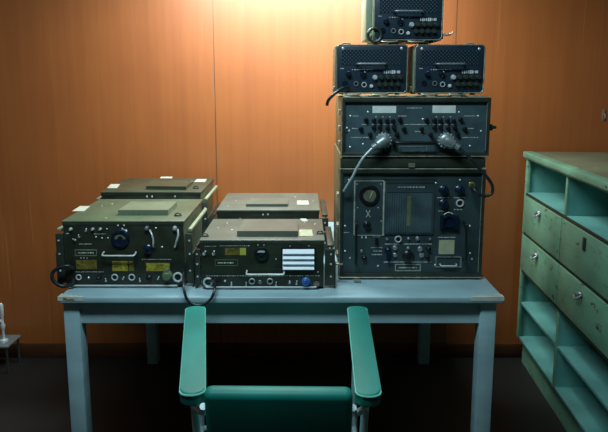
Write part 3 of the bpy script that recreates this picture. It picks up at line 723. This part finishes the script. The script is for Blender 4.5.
def quad(mb, P, z0, z1, bev=.02):
    bm = bmesh.new(); A = [bm.verts.new((p.x, p.y, z1)) for p in P]; B = [bm.verts.new((p.x, p.y, z0)) for p in P]
    bm.faces.new(A); bm.faces.new(B[::-1])
    for i in range(4): bm.faces.new((A[i], B[i], B[(i + 1) % 4], A[(i + 1) % 4]))
    bmesh.ops.recalc_face_normals(bm, faces=bm.faces); bmesh.ops.bevel(bm, geom=list(bm.edges), offset=bev, segments=4, profile=.5, affect='EDGES')
    return mb._add(bm)
ins = .045
fl = l0 + ld * .03 + Vector((ins, 0, 0)); fr_ = r0 + rd * .03 - Vector((ins, 0, 0)); bl = l1 - ld * .03 + Vector((ins, 0, 0)); br_ = r1 - rd * .03 - Vector((ins, 0, 0))
quad(MB(), [fl, fr_, br_, bl], seat_z - .065, seat_z).build('seat', 'vinyl', ch)
bk0 = bl + Vector((0, -.01, 0)); bk1 = br_ + Vector((0, -.01, 0)); n = 6
bm = bmesh.new()
V = []
for (p, s_) in ((bk0, 1), (bk1, -1)):
    for (y, z) in ((0, .50), (-.055, .76), (-.10, .755), (-.05, .49)): V.append(bm.verts.new((p.x, p.y + y, z)))
for f in ((0, 1, 2, 3), (4, 7, 6, 5), (0, 4, 5, 1), (1, 5, 6, 2), (2, 6, 7, 3), (3, 7, 4, 0)): bm.faces.new([V[i] for i in f])
bmesh.ops.recalc_face_normals(bm, faces=bm.faces); bmesh.ops.bevel(bm, geom=list(bm.edges), offset=.018, segments=4, profile=.5, affect='EDGES')
MB()._add(bm).build('backrest', 'vinyl', ch)
for (tip, back, d, n_), s_ in zip(arms, (1, -1)):
    f = tip + d * .10; b = back - d * .06; inx = Vector((.018 * s_, 0, 0))
    MB().tube([Vector((f.x, f.y, .709)), Vector((f.x, f.y, .66)) + inx * .3, Vector((f.x, f.y, .42)) + inx * .6, Vector((f.x, f.y + .01, .011))], .011, 10).build('leg', 'tube', ch)
    MB().tube([Vector((b.x, b.y, .685)), Vector((b.x, b.y, .42)) + inx * .5, Vector((b.x, b.y - .03, .011))], .011, 10).build('leg', 'tube', ch)
    MB().tube([Vector((f.x, f.y, .37)) + inx * .6, Vector((b.x, b.y, .37)) + inx * .5], .009, 8).build('side_rail', 'tube', ch)
    MB().tube([Vector((b.x, b.y, .64)), Vector((b.x, b.y - .06, .66)) + inx * 2.0, Vector((b.x, b.y - .10, .70)) + inx * 2.4], .009, 8).build('back_stay', 'tube', ch)
f0 = l0 + ld * .10; f1 = r0 + rd * .10; b0 = l1 - ld * .06; b1 = r1 - rd * .06
MB().tube([(f0.x + .01, f0.y, .365), (f1.x - .01, f1.y, .365)], .009, 8).build('cross_rail', 'tube', ch)
MB().tube([(b0.x + .01, b0.y, .365), (b1.x - .01, b1.y, .365)], .009, 8).build('cross_rail', 'tube', ch)

# ------------------------------------------------------------------ low metal stand at the left edge
sx = at(3, 338, 2.86); sl = thing('metal_stand', (sx.x - .02, 2.86, 0), 'small low metal stand with a thin bright post, at the left edge near the wall', 'stand')
zs = at(3, 341, 2.86).z
MB().box((sx.x - .16, 2.80, zs - .012), (sx.x + .055, 2.94, zs), .004).build('platform', 'alu', sl)
for x in (sx.x - .15, sx.x + .04):
    for y in (2.81, 2.93): MB().tube([(x, y, 0), (x, y, zs - .01)], .007, 8).build('leg', 'case', sl)
zt_ = at(2, 303, 2.86).z
MB().lathe((sx.x + .004, 2.86, zs), (0, 0, 1), [(.020, 0), (.020, .008), (.007, .014), (.006, .06), (.012, .075), (.012, .09), (.006, .10), (.006, .13), (.010, .14), (.010, zt_ - zs - .01), (.003, zt_ - zs)], 14).build('post', 'steel', sl)
MB().tube([(sx.x + .004, 2.86, zs + .10), (sx.x - .02, 2.85, zs + .125), (sx.x - .06, 2.85, zs + .12)], .007, 8).build('side_arm', 'steel', sl)
# ------------------------------------------------------------------ small fitting on the wall, far right
wp = at(603.5, 115, WY); wf = thing('wall_hook', (wp.x, WY, wp.z - .03), 'small brownish metal hook screwed to the wall at the far right', 'hook')
MB().box((wp.x - .007, WY - .003, wp.z - .030), (wp.x + .007, WY, wp.z + .030), .001).build('hook_plate', 'brown', wf)
MB().tube([(wp.x, WY - .002, wp.z + .008), (wp.x, WY - .016, wp.z + .002), (wp.x, WY - .020, wp.z - .010), (wp.x, WY - .012, wp.z - .018)], .003, 8).build('hook_arm', 'brown', wf)
